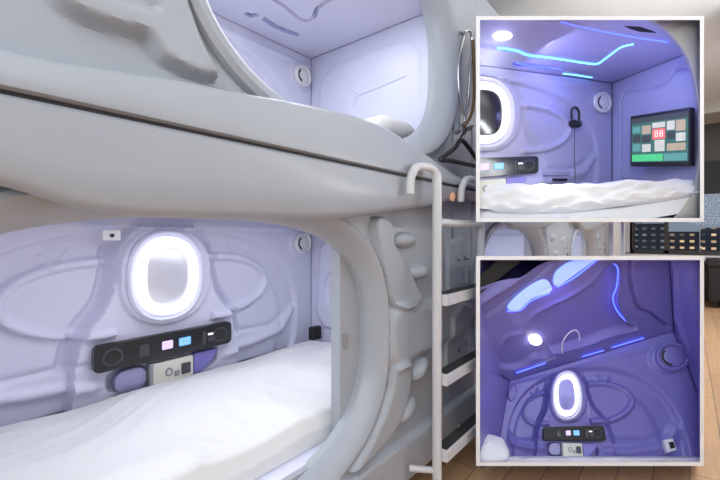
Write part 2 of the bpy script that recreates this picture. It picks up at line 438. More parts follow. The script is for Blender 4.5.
def fac_lower(parent):
    z0 = ZBOT; z1 = ZS-.02; pt = facade_patch(z0, z1)
    fin = smooth_pts(FT(z0, [(371, 219), (385, 221), (390, 246), (401, 262), (411, 284), (417, 297), (404, 307), (390, 306), (384, 294), (378, 268), (372, 238)]), 4, True)
    fold = smooth_pts(FT(z0, [(384, 330), (392, 306), (424, 304), (470, 290), (476, 310), (440, 342), (412, 356), (388, 366)]), 4, True)
    low = smooth_pts(FT(z0, [(389, 366), (405, 362), (404, 390), (392, 425), (366, 456), (348, 470), (372, 425), (384, 392)]), 4, True)
    skirt = FT(z0, [(310, 490), (345, 467), (388, 449), (437, 421), (476, 398), (520, 360)])
    skz = lambda A: np.interp(A, [p[0] for p in skirt], [p[1] for p in skirt])
    def h(A, B):
        r = step(sd_poly(A, B, fin), .032, .014)
        r += step(sd_poly(A, B, fold), .040, .06)
        r += step(sd_poly(A, B, low), .036, .03)
        r += step(B-.16, .030, .014)*1.0
        r += step(sd_poly(A, B, [(1.92, .35), (2.14, .35), (2.14, .62), (2.02, .66), (1.92, .6)]), .018, .02)
        r += step(sd_poly(A, B, [(1.95, .72), (2.12, .74), (2.12, .98), (1.95, .95)]), .014, .016)
        return r
    cx, cz, a, b, n = LC
    hole = lambda A, B: sd_sup(A, B, cx-FY0, cz-z0, a+.062, b+.062, n)
    for px, py, sl in ((406, 240, 0), (418, 272, 0), (419, 369, .5), (406, 409, .6)):
        y, z = onx(px, py, .015); V = []; n1, n2 = 20, 12
        for i in range(n1):
            for j in range(n2+1):
                th = 2*math.pi*i/n1; ph = math.pi*j/n2
                ea = .068*math.cos(ph); eb = .034*math.sin(ph)*math.cos(th)
                V.append((.002+.048*math.sin(ph)*math.sin(th), y+ea*math.cos(sl)-eb*math.sin(sl), z+ea*math.sin(sl)+eb*math.cos(sl)))
        mk('facade_bump', V, [(i*(n2+1)+j, ((i+1) % n1)*(n2+1)+j, ((i+1) % n1)*(n2+1)+j+1, i*(n2+1)+j+1) for i in range(n1) for j in range(n2)], M['shell'], parent)
    return relief('facade', pt, .0065, h, M['shell'], parent, hole)
def fac_upper(parent):
    z0 = ZS+.015; z1 = ZTOP; pt = facade_patch(z0, z1)
    wing = smooth_pts(FT(z0, [(50, -4), (62, 10), (84, 22), (112, 31), (139, 37), (148, 46), (157, 60), (172, 69), (190, 77), (209, 81), (212, 77), (200, 52), (190, 27), (180, -3), (176, -40), (40, -40)]), 3, True)
    inner = smooth_pts(FT(z0, [(96, -4), (120, 6), (150, 13), (140, -4), (134, -20), (96, -20)]), 4, True)
    colm = FT(z0, [(452, -10), (482, -10), (486, 110), (472, 128), (455, 132), (449, 60)])
    def h(A, B):
        r = step(sd_poly(A, B, wing)+.002, .036, .026)
        r += ridge(sd_line(A, B, FT(z0, [(211, 79), (200, 52), (190, 27), (180, 0), (172, -30)])), .012, .009)
        r -= step(sd_poly(A, B, inner), .022, .03)
        r += step(sd_poly(A, B, colm), .016, .02)
        return r
    cx, cz, a, b, n = UC
    hole = lambda A, B: sd_sup(A, B, cx-FY0, cz-z0, a+.088, b+.088, n)
    return relief('facade', pt, .0065, h, M['shell'], parent, hole)

def pod(tier):
    dz = TIER*tier; zb = ZB+dz
    root = thing('sleeping_pod', (-.475, (FY0+FY1)/2, ZBOT if tier == 0 else ZS), '', 'sleeping pod', 'capsule bunks in the two-tier row')
    # shell
    (fac_lower if tier == 0 else fac_upper)(root)
    rim('opening_rim', LC if tier == 0 else UC, root, M['shell'], 1.0 if tier == 0 else 1.35)
    beam('front_beam', beam_lo if tier == 0 else beam_up, root, M['shell'])
    zt = zb+.80
    pt = Patch((XB-.05, Y0, zb-.04), (XB-.05, Y1, zb-.04), (XB-.05, Y1, zb+.76), (XB-.05, Y0, zb+.76), 1.9, .80)
    relief('back_wall', pt, .0065, h_back, M['inner'], root)
    fit_out(pt, root, M['mirror'])
    vent(pt, .85+S0, .61+V0, .066, root, base=.02)
    # end wall on the far side, seen through the opening
    pe = Patch((XB-.05, Y1, zb-.04), (0, Y1, zb-.04), (0, Y1, zb+.76), (XB-.05, Y1, zb+.76), 1.0, .80)
    if tier == 1:
        rl = pe.tr([(356, 97), (407, 76)]); rl2 = pe.tr([(351, 118), (350, 93), (356, 92), (360, 97), (353, 108)])
    def he(A, B):
        d = sd_poly(A, B, [(.06, .20), (.09, .62), (.20, .70), (.75, .70), (.82, .60), (.82, .20), (.70, .12), (.12, .12)])
        if tier == 1:
            return step(d, .008, .03)
        r = step(d, .016, .02)
        r += ridge(sd_line(A, B, [(.16, .40), (.20, .46), (.62, .44)]), .022, .012)
        r -= ridge(sd_line(A, B, [(.17, .40), (.17, .28)]), .006, .008)
        return r
    relief('end_wall', pe, .01, he, M['inner'], root)
    if tier == 1:
        tube('shelf_rail', smooth_pts([pe.at(q[0], q[1], .006) for q in rl], 6), .008, M['inner'], root, 8)
        tube('rail_bracket', smooth_pts([pe.at(q[0], q[1], .006) for q in rl2], 5), .006, M['inner'], root, 8)
    pn = Patch((XB-.05, Y0, zb-.04), (0, Y0, zb-.04), (0, Y0, zb+.76), (XB-.05, Y0, zb+.76), .95, .80, view=(-.4, 1, zb+.3))
    relief('end_wall', pn, .03, lambda A, B: step(sd_sup(A, B, .47, .4, .38, .33, 4), .02, .03), M['inner'], root, face_to=(-.4, .9, zb+.3))
    pc = Patch((XB-.05, Y0, zb+.76), (XB-.05, Y1, zb+.76), (-.02, Y1, zb+.76), (-.02, Y0, zb+.76), 1.9, .93, view=(-.4, .9, zb))
    cloud = smooth_pts([(.35, .30), (.55, .22), (.80, .27), (1.05, .20), (1.20, .27), (1.42, .24), (1.55, .36), (1.50, .52), (1.60, .66), (1.40, .78), (1.0, .72), (.6, .80), (.38, .68), (.42, .50)], 5, True)
    if tier == 1:
        edge = smooth_pts(pc.tr([(268, -12), (274, 0), (285, 7), (298, 18), (306, 21), (314, 17), (317, 9), (328, 1), (345, -10)]), 4)
    def hc(A, B):
        if tier == 1:
            return (-step(sd_line(A, B, edge)-.006, .040, .008) - step(sd_line(A, B, pc.tr([(265, 20), (272, 25), (297, 35)]))-.010, .035, .008)
                    - step(sd_line(A, B, pc.tr([(247, 14), (250, 16), (256, 15)]))-.008, .030, .008))
        d = sd_poly(A, B, cloud)
        r = -step(np.abs(d)-.006, .012, .010)
        for x0, x1 in ((.45, .75), (.86, 1.12), (1.20, 1.46)):
            r -= step(sd_line(A, B, [(x0, .11), (x1, .13)])-.012, .018, .010)
        return r
    relief('ceiling_panel', pc, .008, hc, M['inner'], root, face_to=(-.4, .9, zb))
    if tier == 1:
        plaque('ceiling_slot', pc, pc.tr([(264, 16), (269, 20), (280, 27), (298, 33), (298, 36.5), (284, 32), (270, 26), (264, 21)]), -.02, .003, M['pocket'], root)
        plaque('ceiling_slot', pc, pc.tr([(246, 12), (250, 15), (257, 13), (257, 16), (250, 18), (246, 15)]), -.02, .003, M['pocket'], root)
    plaque('downlight', pc, sup_pts(1.0, .5, .045, .045, 2, 28), .002, .012, M['white'], root)
    box('bed_base', (XB-.03, Y0, zb-.16 if tier == 0 else zb-.10), (-.065, Y1, zb-.089), M['inner'], root, .006)
    if tier == 0:
        box('bed_side_board', (-.064, FY0+.03, zb-.34), (-.045, Y1, zb-.092), M['shell'], root, .004)
        d = box('sliding_door', (-.118, 1.075, zb-.10), (-.072, 1.78, zb+.72), M['shell'], root, .004)
        box('door_latch', (-.073, 1.092, zb+.245), (-.060, 1.108, zb+.30), M['grey'], d, .003)
    # outer body
    V = []; zl, zh = (ZBOT+.005, ZS-.03) if tier == 0 else (ZS+.02, ZTOP-.005)
    x0, x1 = XB-.125, -.02
    for y in (FY0+.005, FY1-.005):
        for (x, z) in ((x0, zl), (x1, zl), (x1, zh), (x0, zh)): V.append((x, y, z))
    mk('outer_body', V, [(0, 1, 2, 3), (7, 6, 5, 4), (0, 4, 5, 1), (3, 2, 6, 7), (0, 3, 7, 4)], M['shell'], root, smooth=False, solid=.006)
    L = bpy.data.lights.new('pod_lamp', 'AREA'); L.shape = 'RECTANGLE'; L.size = .4; L.size_y = 1.3
    L.energy = 4.9 if tier == 0 else 6.6; L.color = (.92, .94, 1.0)
    lo = bpy.data.objects.new('pod_lamp', L); COL.objects.link(lo); lo.location = (-.45, .87, zb+.735); LAMPS.append(lo)
    return root
LAMPS = []
pods = [pod(0), pod(1)]
pods[0]['label'] = 'lower white sleeping pod in the foreground with lit oval mirror, control panel and rounded opening'
pods[1]['label'] = 'upper white sleeping pod in the foreground, its rounded opening cut off by the top edge'

def duvet(name, zb, ztop, seed, parent=None):
    r = np.random.default_rng(seed)
    na, nb = 150, 90
    A, B = np.meshgrid(np.linspace(0, 1, na), np.linspace(0, 1, nb), indexing='ij')
    Y = Y0+.035+A*(Y1-Y0-.07)
    # cross profile: from the wall over the bed and down the front
    xs = np.interp(B, [0, .05, .5, .80, .92, 1], [-.93, -.925, -.48, -.155, -.122, -.122])
    zs = np.interp(B, [0, .05, .20, .5, .72, .84, .93, 1], [-.085, -.004, .022, .038, .034, .010, -.045, -.084])
    w = np.zeros(A.shape)
    for _ in range(26):
        f = r.uniform(3, 22); th = r.uniform(0, math.pi); ph = r.uniform(0, 6.3)
        w += np.sin(f*(Y*math.cos(th)+xs*math.sin(th)*1.2)+ph)/f*(.6)
    u1 = Y*1.0+.35*np.sin(5*xs+1.3*seed); u2 = xs+.25*np.sin(4*Y+seed)
    for f, g, am in ((7, 11, .10), (15, 6, .07), (4, 23, .05), (21, 17, .04)):
        w += am*(1-np.abs(np.sin(f*u1+g*u2+seed)))**3
    Z = zb+zs*1.0+w*.050*np.clip(B*8, 0, 1)*np.clip((1-B)*9, .12, 1)
    edge = np.clip(np.minimum(A, 1-A)*18, 0, 1); Z = zb-.085+(Z-zb+.085)*np.sqrt(edge*(2-edge))
    Z = np.maximum(Z, zb-.085)
    V = np.stack([xs, Y, Z], -1).reshape(-1, 3)
    idx = np.arange(na*nb).reshape(na, nb)
    q = np.stack([idx[:-1, :-1], idx[1:, :-1], idx[1:, 1:], idx[:-1, 1:]], -1).reshape(-1, 4).tolist()
    # closed underside
    Vb = V.copy(); Vb[:, 2] = zb-.087
    n = len(V); q2 = [tuple(i+n for i in f[::-1]) for f in q]
    bd = list(idx[:, 0])+list(idx[-1, 1:])+list(idx[::-1, -1][1:])+list(idx[0, ::-1][1:-1])
    side = [(int(bd[i]), int(bd[(i+1) % len(bd)]), int(bd[(i+1) % len(bd)])+n, int(bd[i])+n) for i in range(len(bd))]
    return mk(name, np.vstack([V, Vb]), q+q2+side, M['duvet'], parent)
dv = [duvet('duvet', ZB, 0, 3), duvet('duvet', ZB+TIER, 0, 5)]
tag(dv[0], 'rumpled white duvet spread over the bed of the lower foreground pod', 'duvet', 'duvets on the pod beds')
tag(dv[1], 'white duvet barely showing on the bed of the upper foreground pod', 'duvet', 'duvets on the pod beds')

# small dark socket at the foot of the bed and the camera in the corner
bs = box('black_charger', (XB+.035, 1.715, ZB+.012), (XB+.075, 1.79, ZB+.09), M['blackm'], None, .006)
tag(bs, 'small black charger block lying in the far corner of the lower bed', 'charger')
cm = box('corner_sensor', (XB+.012, .585, H-.022), (XB+.05, .65, H+.020), M['white'], pods[0], .004)
cl = mk('lens', *tube_geo([(XB+.045, .617, H-.002), (XB+.056, .617, H-.002)], .008, 12), M['blackm'], cm)

# bolts and lock on the facade beside the ladder
def knob(name, y, z, r, l, m, parent, x=0.0):
    prof = [(0, r*.8), (l*.3, r), (l*.8, r), (l, r*.6), (l*1.02, 0.001)]
    return mk(name, *tube_geo([(x+a, y, z) for a, b in prof], [b for a, b in prof], 16), m, parent)
for (a, b) in ((458, 259), (467, 258), (458, 350), (466, 343)):
    y, z = onx(a, b, .015); knob('bolt', y, z, .012, .022, M['chrome'], pods[0], .003)
y, z = onx(447, 315, .0); knob('lock_hole', y, z, .036, .022, M['blackm'], pods[0], .0)
for (a, b) in ((466, 304), (449, 424)):
    y, z = onx(a, b, .015); knob('facade_stud', y, z, .026, .028, M['shell'], pods[0], .0)
y, z = onx(466, 277, .01); box('label_slot', (.004, y-.014, z-.03), (.026, y+.014, z+.045), M['grey'], pods[0], .003)
y, z = onx(449, 197, .06); knob('amber_glint', y, z, .020, .014, M['glint'], pods[0], .07)  # glowing knob added in place of an orange reflection on the beam
box('seam_gasket', (-.03, FY0+.01, ZS-.004), (.066, FY1-.01, ZS+.008), M['seam'], pods[0])

def kids(o): return [c for c in COL.objects if c.parent == o]
def copy_tree(o, parent=None):
    c = o.copy(); COL.objects.link(c)
    if parent: c.parent = parent
    for ch in kids(o): copy_tree(ch, c)
    return c
names = [('second bay of lower sleeping pods, lit opening showing between the two framed pod insets', 'upper sleeping pod of the second bay, just past the black hanger'),
         ('lower sleeping pod of the third bay, small bright opening near the window', 'upper sleeping pod of the third bay, farthest from the foreground')]
names[0] = ('lower sleeping pod of the second bay, pale lit arch between the framed insets', names[0][1])
for bay in (1, 2):
    for t in (0, 1):
        c = copy_tree(pods[t]); c.location.y += 2.25*bay; c['label'] = names[bay-1][t]
        d = dv[t].copy(); COL.objects.link(d); d.location.y += 2.25*bay
        d['label'] = 'white duvet on the %s bed of the %s pod bay' % (('lower', 'upper')[t], ('second', 'third')[bay-1])
for bay in (1, 2):
    for lo in LAMPS[:2]:
        c = lo.copy(); COL.objects.link(c); c.location.y += 2.25*bay

# ------------------------------------------------------------ ladder
LY0, LY1, LX = 1.416, 1.85, .135
ld = thing('bunk_ladder', (LX, (LY0+LY1)/2, 0), 'light grey steel bunk ladder hooked over the pod beam, with black gripped treads', 'ladder')
for yy in (LY0, LY1):
    tube('rail', smooth_pts([(LX, yy, .012), (LX, yy, .30), (LX, yy, 1.0), (LX, yy, ZS-.03), (LX-.002, yy-.006, ZS+.020), (LX-.012, yy-.035, ZS+.040), (LX-.022, yy-.105, ZS+.036), (LX-.022, yy-.140, ZS+.014), (.106, yy-.150, ZS-.02), (.104, yy-.150, ZS-.07)], 6), [.019]*24+[.016]*31, M['ladder'], ld, 14)
    tube('foot_bar', smooth_pts([(LX, yy, .17), (.09, yy-.032, .172), (.046, yy-.062, .174)], 4), .013, M['ladder'], ld)
    box('rubber_foot', (LX-.02, yy-.02, 0.0), (LX+.02, yy+.02, .016), M['grip'], ld, .003)
for zr in (.06, -.235, -.55, -.85):
    if zr > 0:
        tube('rung', [(LX, LY0+.005, H+zr-.01), (LX, LY1-.005, H+zr-.01)], .016, M['ladder'], ld, 12); continue
    t = box('tread', (LX-.02, LY0+.012, H+zr-.045), (LX+.038, LY1-.012, H+zr), M['ladder'], ld, .005)
    box('grip_strip', (LX-.016, LY0+.024, H+zr-.001), (LX+.030, LY1-.02, H+zr+.003), M['grip'], t)

# ------------------------------------------------------------ hanger on its hook rail
def fy(px, py, x): y, z = onx(px, py, x); return (x, y, z)
hk = thing('wall_hook_rail', fy(463, 80, .03), 'slim chrome handle rail fixed to the white pod front right of the upper opening', 'hook rail')
tube('rail_bar', smooth_pts([fy(463, 33, .0), fy(463, 32, .035), fy(470, 31, .04), fy(472, 45, .04), fy(470, 70, .04), fy(468, 100, .035), fy(464, 122, .03), fy(462, 127, .0)], 6), .0075, M['chrome'], hk)
tube('rail_bar', smooth_pts([fy(464, 36, .035), fy(459, 60, .03), fy(459, 90, .03), fy(464, 115, .03)], 6), .006, M['chrome'], hk)
tube('hook', smooth_pts([fy(462, 122, .0), fy(461, 128, .03), fy(461, 134, .045), fy(464, 136, .05), fy(466, 131, .05)], 6), .005, M['chrome'], hk)
cd = tube('hanging_cord', smooth_pts([fy(473, 40, .055), fy(474, 70, .055), fy(474, 98, .055), fy(471, 115, .055), fy(464, 127, .05)], 6), .008, M['brown'], None)
tag(cd, 'brown and gold cord hanging beside the chrome rail above the black hanger', 'cord')
hg = thing('clothes_hanger', fy(462, 150, .06), 'black plastic clothes hanger hanging from the chrome hook beside the upper pod', 'hanger')
tube('hanger_body', smooth_pts([fy(461, 140, .06), fy(455, 148, .06), fy(443, 157, .06), (fy(441, 160, .06)), fy(452, 161, .06), fy(466, 164, .06), fy(479, 166, .06), fy(477, 160, .06), fy(469, 148, .06)], 4, True), .0105, M['blackm'], hg, closed=True)
tube('hanger_hook', smooth_pts([fy(461, 142, .06), fy(461, 137, .06), fy(464, 133, .055), fy(466, 129, .05)], 5), .005, M['blackm'], hg)

# ------------------------------------------------------------ room
def st(o): o['kind'] = 'structure'; return o
YF = 8.8; XR = 3.6; YN = -3.0; ZC = H+2.0
st(box('floor', (XB-.20, YN, -.06), (XR, YF, 0), M['wood']))
st(box('ceiling', (XB-.20, YN, ZC), (XR, YF, ZC+.06), M['ceil']))
st(box('wall_left', (XB-.26, YN, 0), (XB-.18, YF, ZC), M['paint']))
st(box('wall_right', (XR, YN, 0), (XR+.06, YF, ZC), M['paint']))
WX0, WX1, WZ0, WZ1 = .12, 3.4, H-.32, H+.80
st(box('wall_far', (XB-.18, YF, 0), (XR, YF+.1, WZ0), M['dark']))
st(box('wall_far_upper', (XB-.18, YF, WZ1), (XR, YF+.1, ZC), M['dark']))
st(box('wall_far_side', (XB-.18, YF, WZ0), (WX0, YF+.1, WZ1), M['paint']))
st(box('wall_far_corner', (WX1, YF, WZ0), (XR, YF+.1, WZ1), M['paint']))
w = bpy.data.objects.new('window_1', None); COL.objects.link(w); w.location = ((WX0+WX1)/2, YF, WZ0); st(w)
geo = []
def boxgeo(lo, hi):
    x0, y0, z0 = lo; x1, y1, z1 = hi
    v = [(x0, y0, z0), (x1, y0, z0), (x1, y1, z0), (x0, y1, z0), (x0, y0, z1), (x1, y0, z1), (x1, y1, z1), (x0, y1, z1)]
    return v, [(0, 3, 2, 1), (4, 5, 6, 7), (0, 1, 5, 4), (1, 2, 6, 5), (2, 3, 7, 6), (3, 0, 4, 7)]
for x in (WX0, .62, 1.9, WX1): geo.append(boxgeo((x-.03, YF+.0, WZ0), (x+.03, YF+.06, WZ1)))
geo.append(boxgeo((WX0, YF, WZ1-.08), (WX1, YF+.06, WZ1))); geo.append(boxgeo((WX0, YF, WZ0), (WX1, YF+.06, WZ0+.05)))
v, f = merge(*geo); mk('window_frame', v, f, M['dark'], w, smooth=False)
mk('window_blind', *boxgeo((WX0, YF-.05, WZ1-.12), (WX1, YF-.01, WZ1+.42)), M['darkp'], w, smooth=False)
mk('window_sill', *boxgeo((WX0-.1, YF-.16, WZ0-.10), (WX1+.1, YF-.005, WZ0-.02)), M['white'], w, smooth=False)
gm = bpy.data.materials.new('window_glass'); gm.use_nodes = True
nt = gm.node_tree; nt.nodes.clear()
o_ = nt.nodes.new('ShaderNodeOutputMaterial'); mx = nt.nodes.new('ShaderNodeMixShader'); tr = nt.nodes.new('ShaderNodeBsdfTransparent'); gl = nt.nodes.new('ShaderNodeBsdfGlossy')
gl.inputs['Roughness'].default_value = .05; mx.inputs[0].default_value = .006
nt.links.new(tr.outputs[0], mx.inputs[1]); nt.links.new(gl.outputs[0], mx.inputs[2]); nt.links.new(mx.outputs[0], o_.inputs[0])
mk('glass', *boxgeo((WX0, YF+.025, WZ0), (WX1, YF+.032, WZ1)), gm, w, smooth=False)
# downstand beam, light slot and the white posts at the end of the row
st(box('trim_1', (1.2, 4.6, ZC-.34), (XR, 5.0, ZC), M['paint']))
st(box('trim_2', (XB, 8.0, ZC-.16), (XR, YF, ZC), M['beige']))
for i, y in enumerate((7.25, 7.75, 8.35)):
    st(box('trim_%d' % (i+3), (-.02, y, 0), (.06, y+.10, H+1.5), M['white']))
st(box('wall_row_end', (-.12, 6.85, 0), (-.04, YF, ZC), M['grey']))
# city outside
k = 0
for x0, wd, hgt, mt, y in ((-16, 9, 3.4, 'cityB', 62), (-6.6, 2.6, 2.9, 'cityB', 62), (-3.8, 2.6, 2.5, 'cityB', 60), (-1.0, 3.0, 1.5, 'cityA', 60), (2.2, 3.2, 1.9, 'cityA', 58), (5.7, 7, 1.6, 'cityA', 60)):
    b_ = box('city_building', (x0, y, -7.5), (x0+wd, y+8, hgt), M[mt])
    tag(b_, ['wide grey block beyond the window, farthest left of the skyline', 'narrow grey tower second from the left of the skyline', 'grey building left of the warm lit ones in the window', 'lowest building with warm lit windows beyond the window', 'taller of the buildings with warm lit windows', 'wide building with warm lit windows at the right of the skyline'][k], 'building', 'city buildings beyond the window'); k += 1
gr_ = st(box('ground', (-90, 12, -8), (90, 120, -7.5), M['dark']))
# dark bench under the window
bn = thing('window_bench', (1.95, 8.25, 0), 'long dark bench standing under the window at the far right', 'bench')
box('bench_body', (1.15, 8.0, .10), (2.9, 8.55, .62), M['darkp'], bn, .02)
box('cushion', (1.13, 7.98, .62), (2.92, 8.57, .74), M['blackm'], bn, .03)
for x in (1.2, 2.8): box('leg', (x, 8.05, 0), (x+.05, 8.1, .10), M['blackm'], bn)

# ------------------------------------------------------------ inset pictures of pods, built as framed boxes facing the camera
F0 = 1.70
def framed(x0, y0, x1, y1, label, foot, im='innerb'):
    root = thing('pod_inset', tuple(P((x0+x1)/2, y1, F0)), label, 'inset picture')
    CLIP.clear()
    o, i = 0, 4.0
    rects = []
    for d, F in ((0, F0-.012), (0, F0+.02), (i, F0+.02), (i, F0-.012)):
        rects.append([P(x0+d, y0+d, F), P(x1-d, y0+d, F), P(x1-d, y1-d, F), P(x0+d, y1-d, F)])
    V = [p for r in rects for p in r]; Fc = []
    for k in range(4):
        for j in range(4): Fc.append((k*4+j, k*4+(j+1) % 4, ((k+1) % 4)*4+(j+1) % 4, ((k+1) % 4)*4+j))
    mk('white_frame', V, Fc, M['frame'], root, smooth=False)
    e = 1.2; g = 3.5
    a = [P(q, y0+(e if k in (0, len(foot)-1) else g), F) for k, (q, F) in enumerate(foot)]
    b = [P(q, y1-(e if k in (0, len(foot)-1) else g), F) for k, (q, F) in enumerate(foot)]
    n = len(foot); V = a+b
    Fc = [(i, i+1, n+i+1, n+i) for i in range(n-1)]+[tuple(range(n)), tuple(range(n, 2*n))[::-1]]
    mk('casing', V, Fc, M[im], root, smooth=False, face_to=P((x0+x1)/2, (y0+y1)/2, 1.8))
    return root
def clip_rect(x0, y0, x1, y1):
    CLIP.clear(); c = P((x0+x1)/2, (y0+y1)/2, 2.0)
    for a, b in (((x0, y0), (x0, y1)), ((x1, y0), (x1, y1)), ((x0, y0), (x1, y0)), ((x0, y1), (x1, y1))):
        p0 = P(*a, F0); p1 = P(*b, F0); mid = (np.array(a)+np.array(b))/2; mc = np.array([(x0+x1)/2, (y0+y1)/2])
        q = mid+(mc-mid)*.004; p2 = P(q[0], q[1], 2.4)
        n = np.cross(p1-p0, p2-p0); n /= np.linalg.norm(n)
        if n@(c-p0) > 0: n = -n
        CLIP.append((tuple(p0), tuple(n)))
def lamp(kind, loc, energy, color, size=.1, aim=None, name='inset_lamp'):
    L = bpy.data.lights.new(name, kind); L.energy = energy; L.color = color
    if kind == 'AREA': L.size = size
    else: L.shadow_soft_size = size
    o = bpy.data.objects.new(name, L); COL.objects.link(o); o.location = tuple(loc)
    if aim is not None:
        d = Vector(tuple(aim))-Vector(tuple(loc)); o.rotation_euler = d.to_track_quat('-Z', 'Y').to_euler()
    return o

# ---- inset A (upper right)
RA = framed(476, 16, 704, 222, 'upper white-framed inset view of a pod with a wall television, cyan ceiling strips and white bedding', [(477.2, 1.715), (479.5, 1.86), (616, 2.46), (700.5, 2.46), (702.8, 1.715)])
clip_rect(479.2, 19.2, 700.8, 218.8)
s0 = lambda py: P(482, py, 1.81); s1 = lambda py: P(612, py, 2.36)
tl, bl = s0(66), s0(202.5); tr_, br = s1(83), s1(187.5)
PA = Patch(2*bl-br, br, tr_, 2*tl-tr_, 1.9, .80, osc=.45)
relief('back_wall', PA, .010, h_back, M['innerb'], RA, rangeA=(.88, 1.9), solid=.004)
fit_out(PA, RA, M['dmirror'])
vent(PA, .845+S0, .60+V0, .078, RA, base=.02)
def he_A(A, B):
    r = -ridge(sd_line(A, B, PEA.tr([(622, 178), (622, 100), (625, 92), (640, 90), (662, 86), (671, 78), (676, 70), (690, 67)])), .012, .012)
    r += step(sd_poly(A, B, PEA.tr([(622, 178), (622, 100), (625, 92), (640, 90), (662, 86), (671, 78), (676, 70), (720, 62), (720, 190)])), .014, .012)
    return r
PEA = Patch(br, P(708, 214, 1.78), P(708, 45, 1.78), tr_, .9, .80, osc=.8)
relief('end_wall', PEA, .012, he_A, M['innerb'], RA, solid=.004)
PCA = Patch(P(470, 64.5, 1.81), tr_, P(708, 45, 1.78), P(470, -60, 1.705), 1.0, .80, osc=.6)
def hcA(A, B):
    r = -step(np.abs(sd_line(A, B, PCA.tr([(478, 44), (505, 49), (520, 51), (532, 56), (560, 58), (590, 63), (603, 62), (612, 54), (625, 46), (640, 43), (655, 46), (662, 50)])))-.010, .022, .02)
    r -= step(sd_line(A, B, PCA.tr([(515, 64), (552, 68)]))-.010, .018, .012)
    r -= step(sd_line(A, B, PCA.tr([(562, 69), (600, 75)]))-.010, .018, .012)
    r += ridge(sd_line(A, B, PCA.tr([(500, 16), (545, 22), (600, 30), (640, 40)])), .012, .02)
    return r
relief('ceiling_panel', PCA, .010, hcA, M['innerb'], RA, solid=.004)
def on(pt, pts, off): return [pt.at(*pt.inv(*p), off) for p in pts]
tube('led_strip', smooth_pts(on(PCA, [(498, 48), (508, 49), (518, 51), (528, 55), (545, 57), (565, 60), (585, 63), (597, 64), (604, 60), (612, 54), (622, 47), (634, 44)], -.004), 4), .0042, M['ledb'], RA, 8)
tube('led_strip', smooth_pts(on(PCA, [(563, 73.5), (576, 75), (592, 77.5)], .000), 4), .0040, M['ledb'], RA, 8)
tube('led_strip', smooth_pts(on(PCA, [(515, 62.5), (530, 66), (552, 68), (562, 70)], .000), 4), .0032, M['ledd'], RA, 8)
tube('led_strip', smooth_pts(on(PCA, [(560, 22), (580, 26), (602, 31), (640, 38), (668, 42)], .0), 4), .0045, M['ledd'], RA, 8)
plaque('downlight', PCA, [PCA.inv(502+9*math.cos(t), 36+4.2*math.sin(t)) for t in np.linspace(0, 2*math.pi, 25)[:-1]], .0, .012, M['spot'], RA)
plaque('ceiling_slot', PCA, PCA.tr([(624, 26), (640, 27), (652, 31), (656, 33), (640, 32), (630, 29)]), .0, .006, M['blackm'], RA)
plaque('wall_slot', PA, PA.tr([(541, 171), (569, 172), (569, 176), (541, 175)]), .0, .014, M['pocket'], RA)
plaque('wall_slot', PA, PA.tr([(552, 178.5), (566, 178.5), (566, 181), (552, 181)]), .0, .02, M['blackm'], RA)
# front arch: lintel and jamb around the opening on the right
arch = smooth_pts([(470, 14), (575, 12), (630, 14.5), (655, 22), (676, 40), (690, 62), (698, 95), (701, 130), (699, 165), (694, 190), (684, 206), (670, 222)], 5)
outer = smooth_pts([(470, 0), (600, 0), (680, 0), (706, 8), (712, 30), (714, 62), (715, 95), (715, 130), (714, 165), (713, 200), (711, 226), (700, 232)], 5)
N = len(arch); V = [P(a[0], a[1], 1.745) for a in arch]+[P(b[0], b[1], 1.735) for b in outer]+[P(a[0]-3, a[1]+2, 1.775) for a in arch]
Fc = [(i, i+1, N+i+1, N+i) for i in range(N-1)]+[(i, 2*N+i, 2*N+i+1, i+1) for i in range(N-1)]
mk('front_arch', V, Fc, M['beige'], RA, face_to=CAM, solid=.004)
# television
tv = thing('television', tuple(P(662, 165, 1.95)), 'black wall television showing rows of picture tiles on a green page', 'television')
PT = Patch(P(631.5, 166.5, 2.09), P(692.5, 166, 1.80), P(692.5, 107, 1.80), P(631.5, 116.5, 2.09), 1.0, .62, osc=.5)
plaque('casing', PT, rrect(0, 0, 1, .62, .02), -.03, .02, M['black'], tv)
plaque('display', PT, rrect(.035, .05, .965, .58, .005, 2), .018, .024, mat('teal_screen_page', (.03, .07, .06), .4, (.05, .16, .14), .8, scale=3), tv)
def em(n_, c, s=1.0): return mat(n_, tuple(np.array(c)*.4), .4, c, s, var=.3, scale=30)
tiles = {'g': em('green_banner', (.08, .55, .22)), 'r': em('red_tile', (.75, .16, .16)), 'w': em('pale_tile', (.55, .55, .52)), 'd': em('dark_tile', (.05, .06, .07)), 't': em('teal_tile', (.10, .30, .28)), 'y': em('tan_tile', (.42, .34, .26))}
def tile(x0, y0, x1, y1, c): plaque('picture_tile', PT, rrect(x0, y0, x1, y1, .004, 1), .023, .028, tiles[c], tv)
tile(.035, .52, .965, .58, 'd'); tile(.05, .06, .58, .14, 'g'); tile(.60, .06, .95, .14, 't')
tile(.06, .40, .20, .48, 't'); tile(.06, .29, .20, .38, 'd'); tile(.06, .18, .20, .27, 't')
tile(.23, .38, .38, .48, 'y'); tile(.23, .28, .38, .36, 'd'); tile(.23, .17, .38, .26, 'w')
tile(.41, .44, .62, .50, 'w'); tile(.41, .31, .62, .43, 'r'); tile(.45, .17, .61, .30, 'w')
tile(.65, .40, .77, .50, 'w'); tile(.79, .38, .93, .50, 'y'); tile(.65, .30, .77, .38, 'd'); tile(.79, .27, .93, .36, 'w'); tile(.65, .17, .93, .25, 'y')
lettm = em('white_letter', (.9, .8, .8))
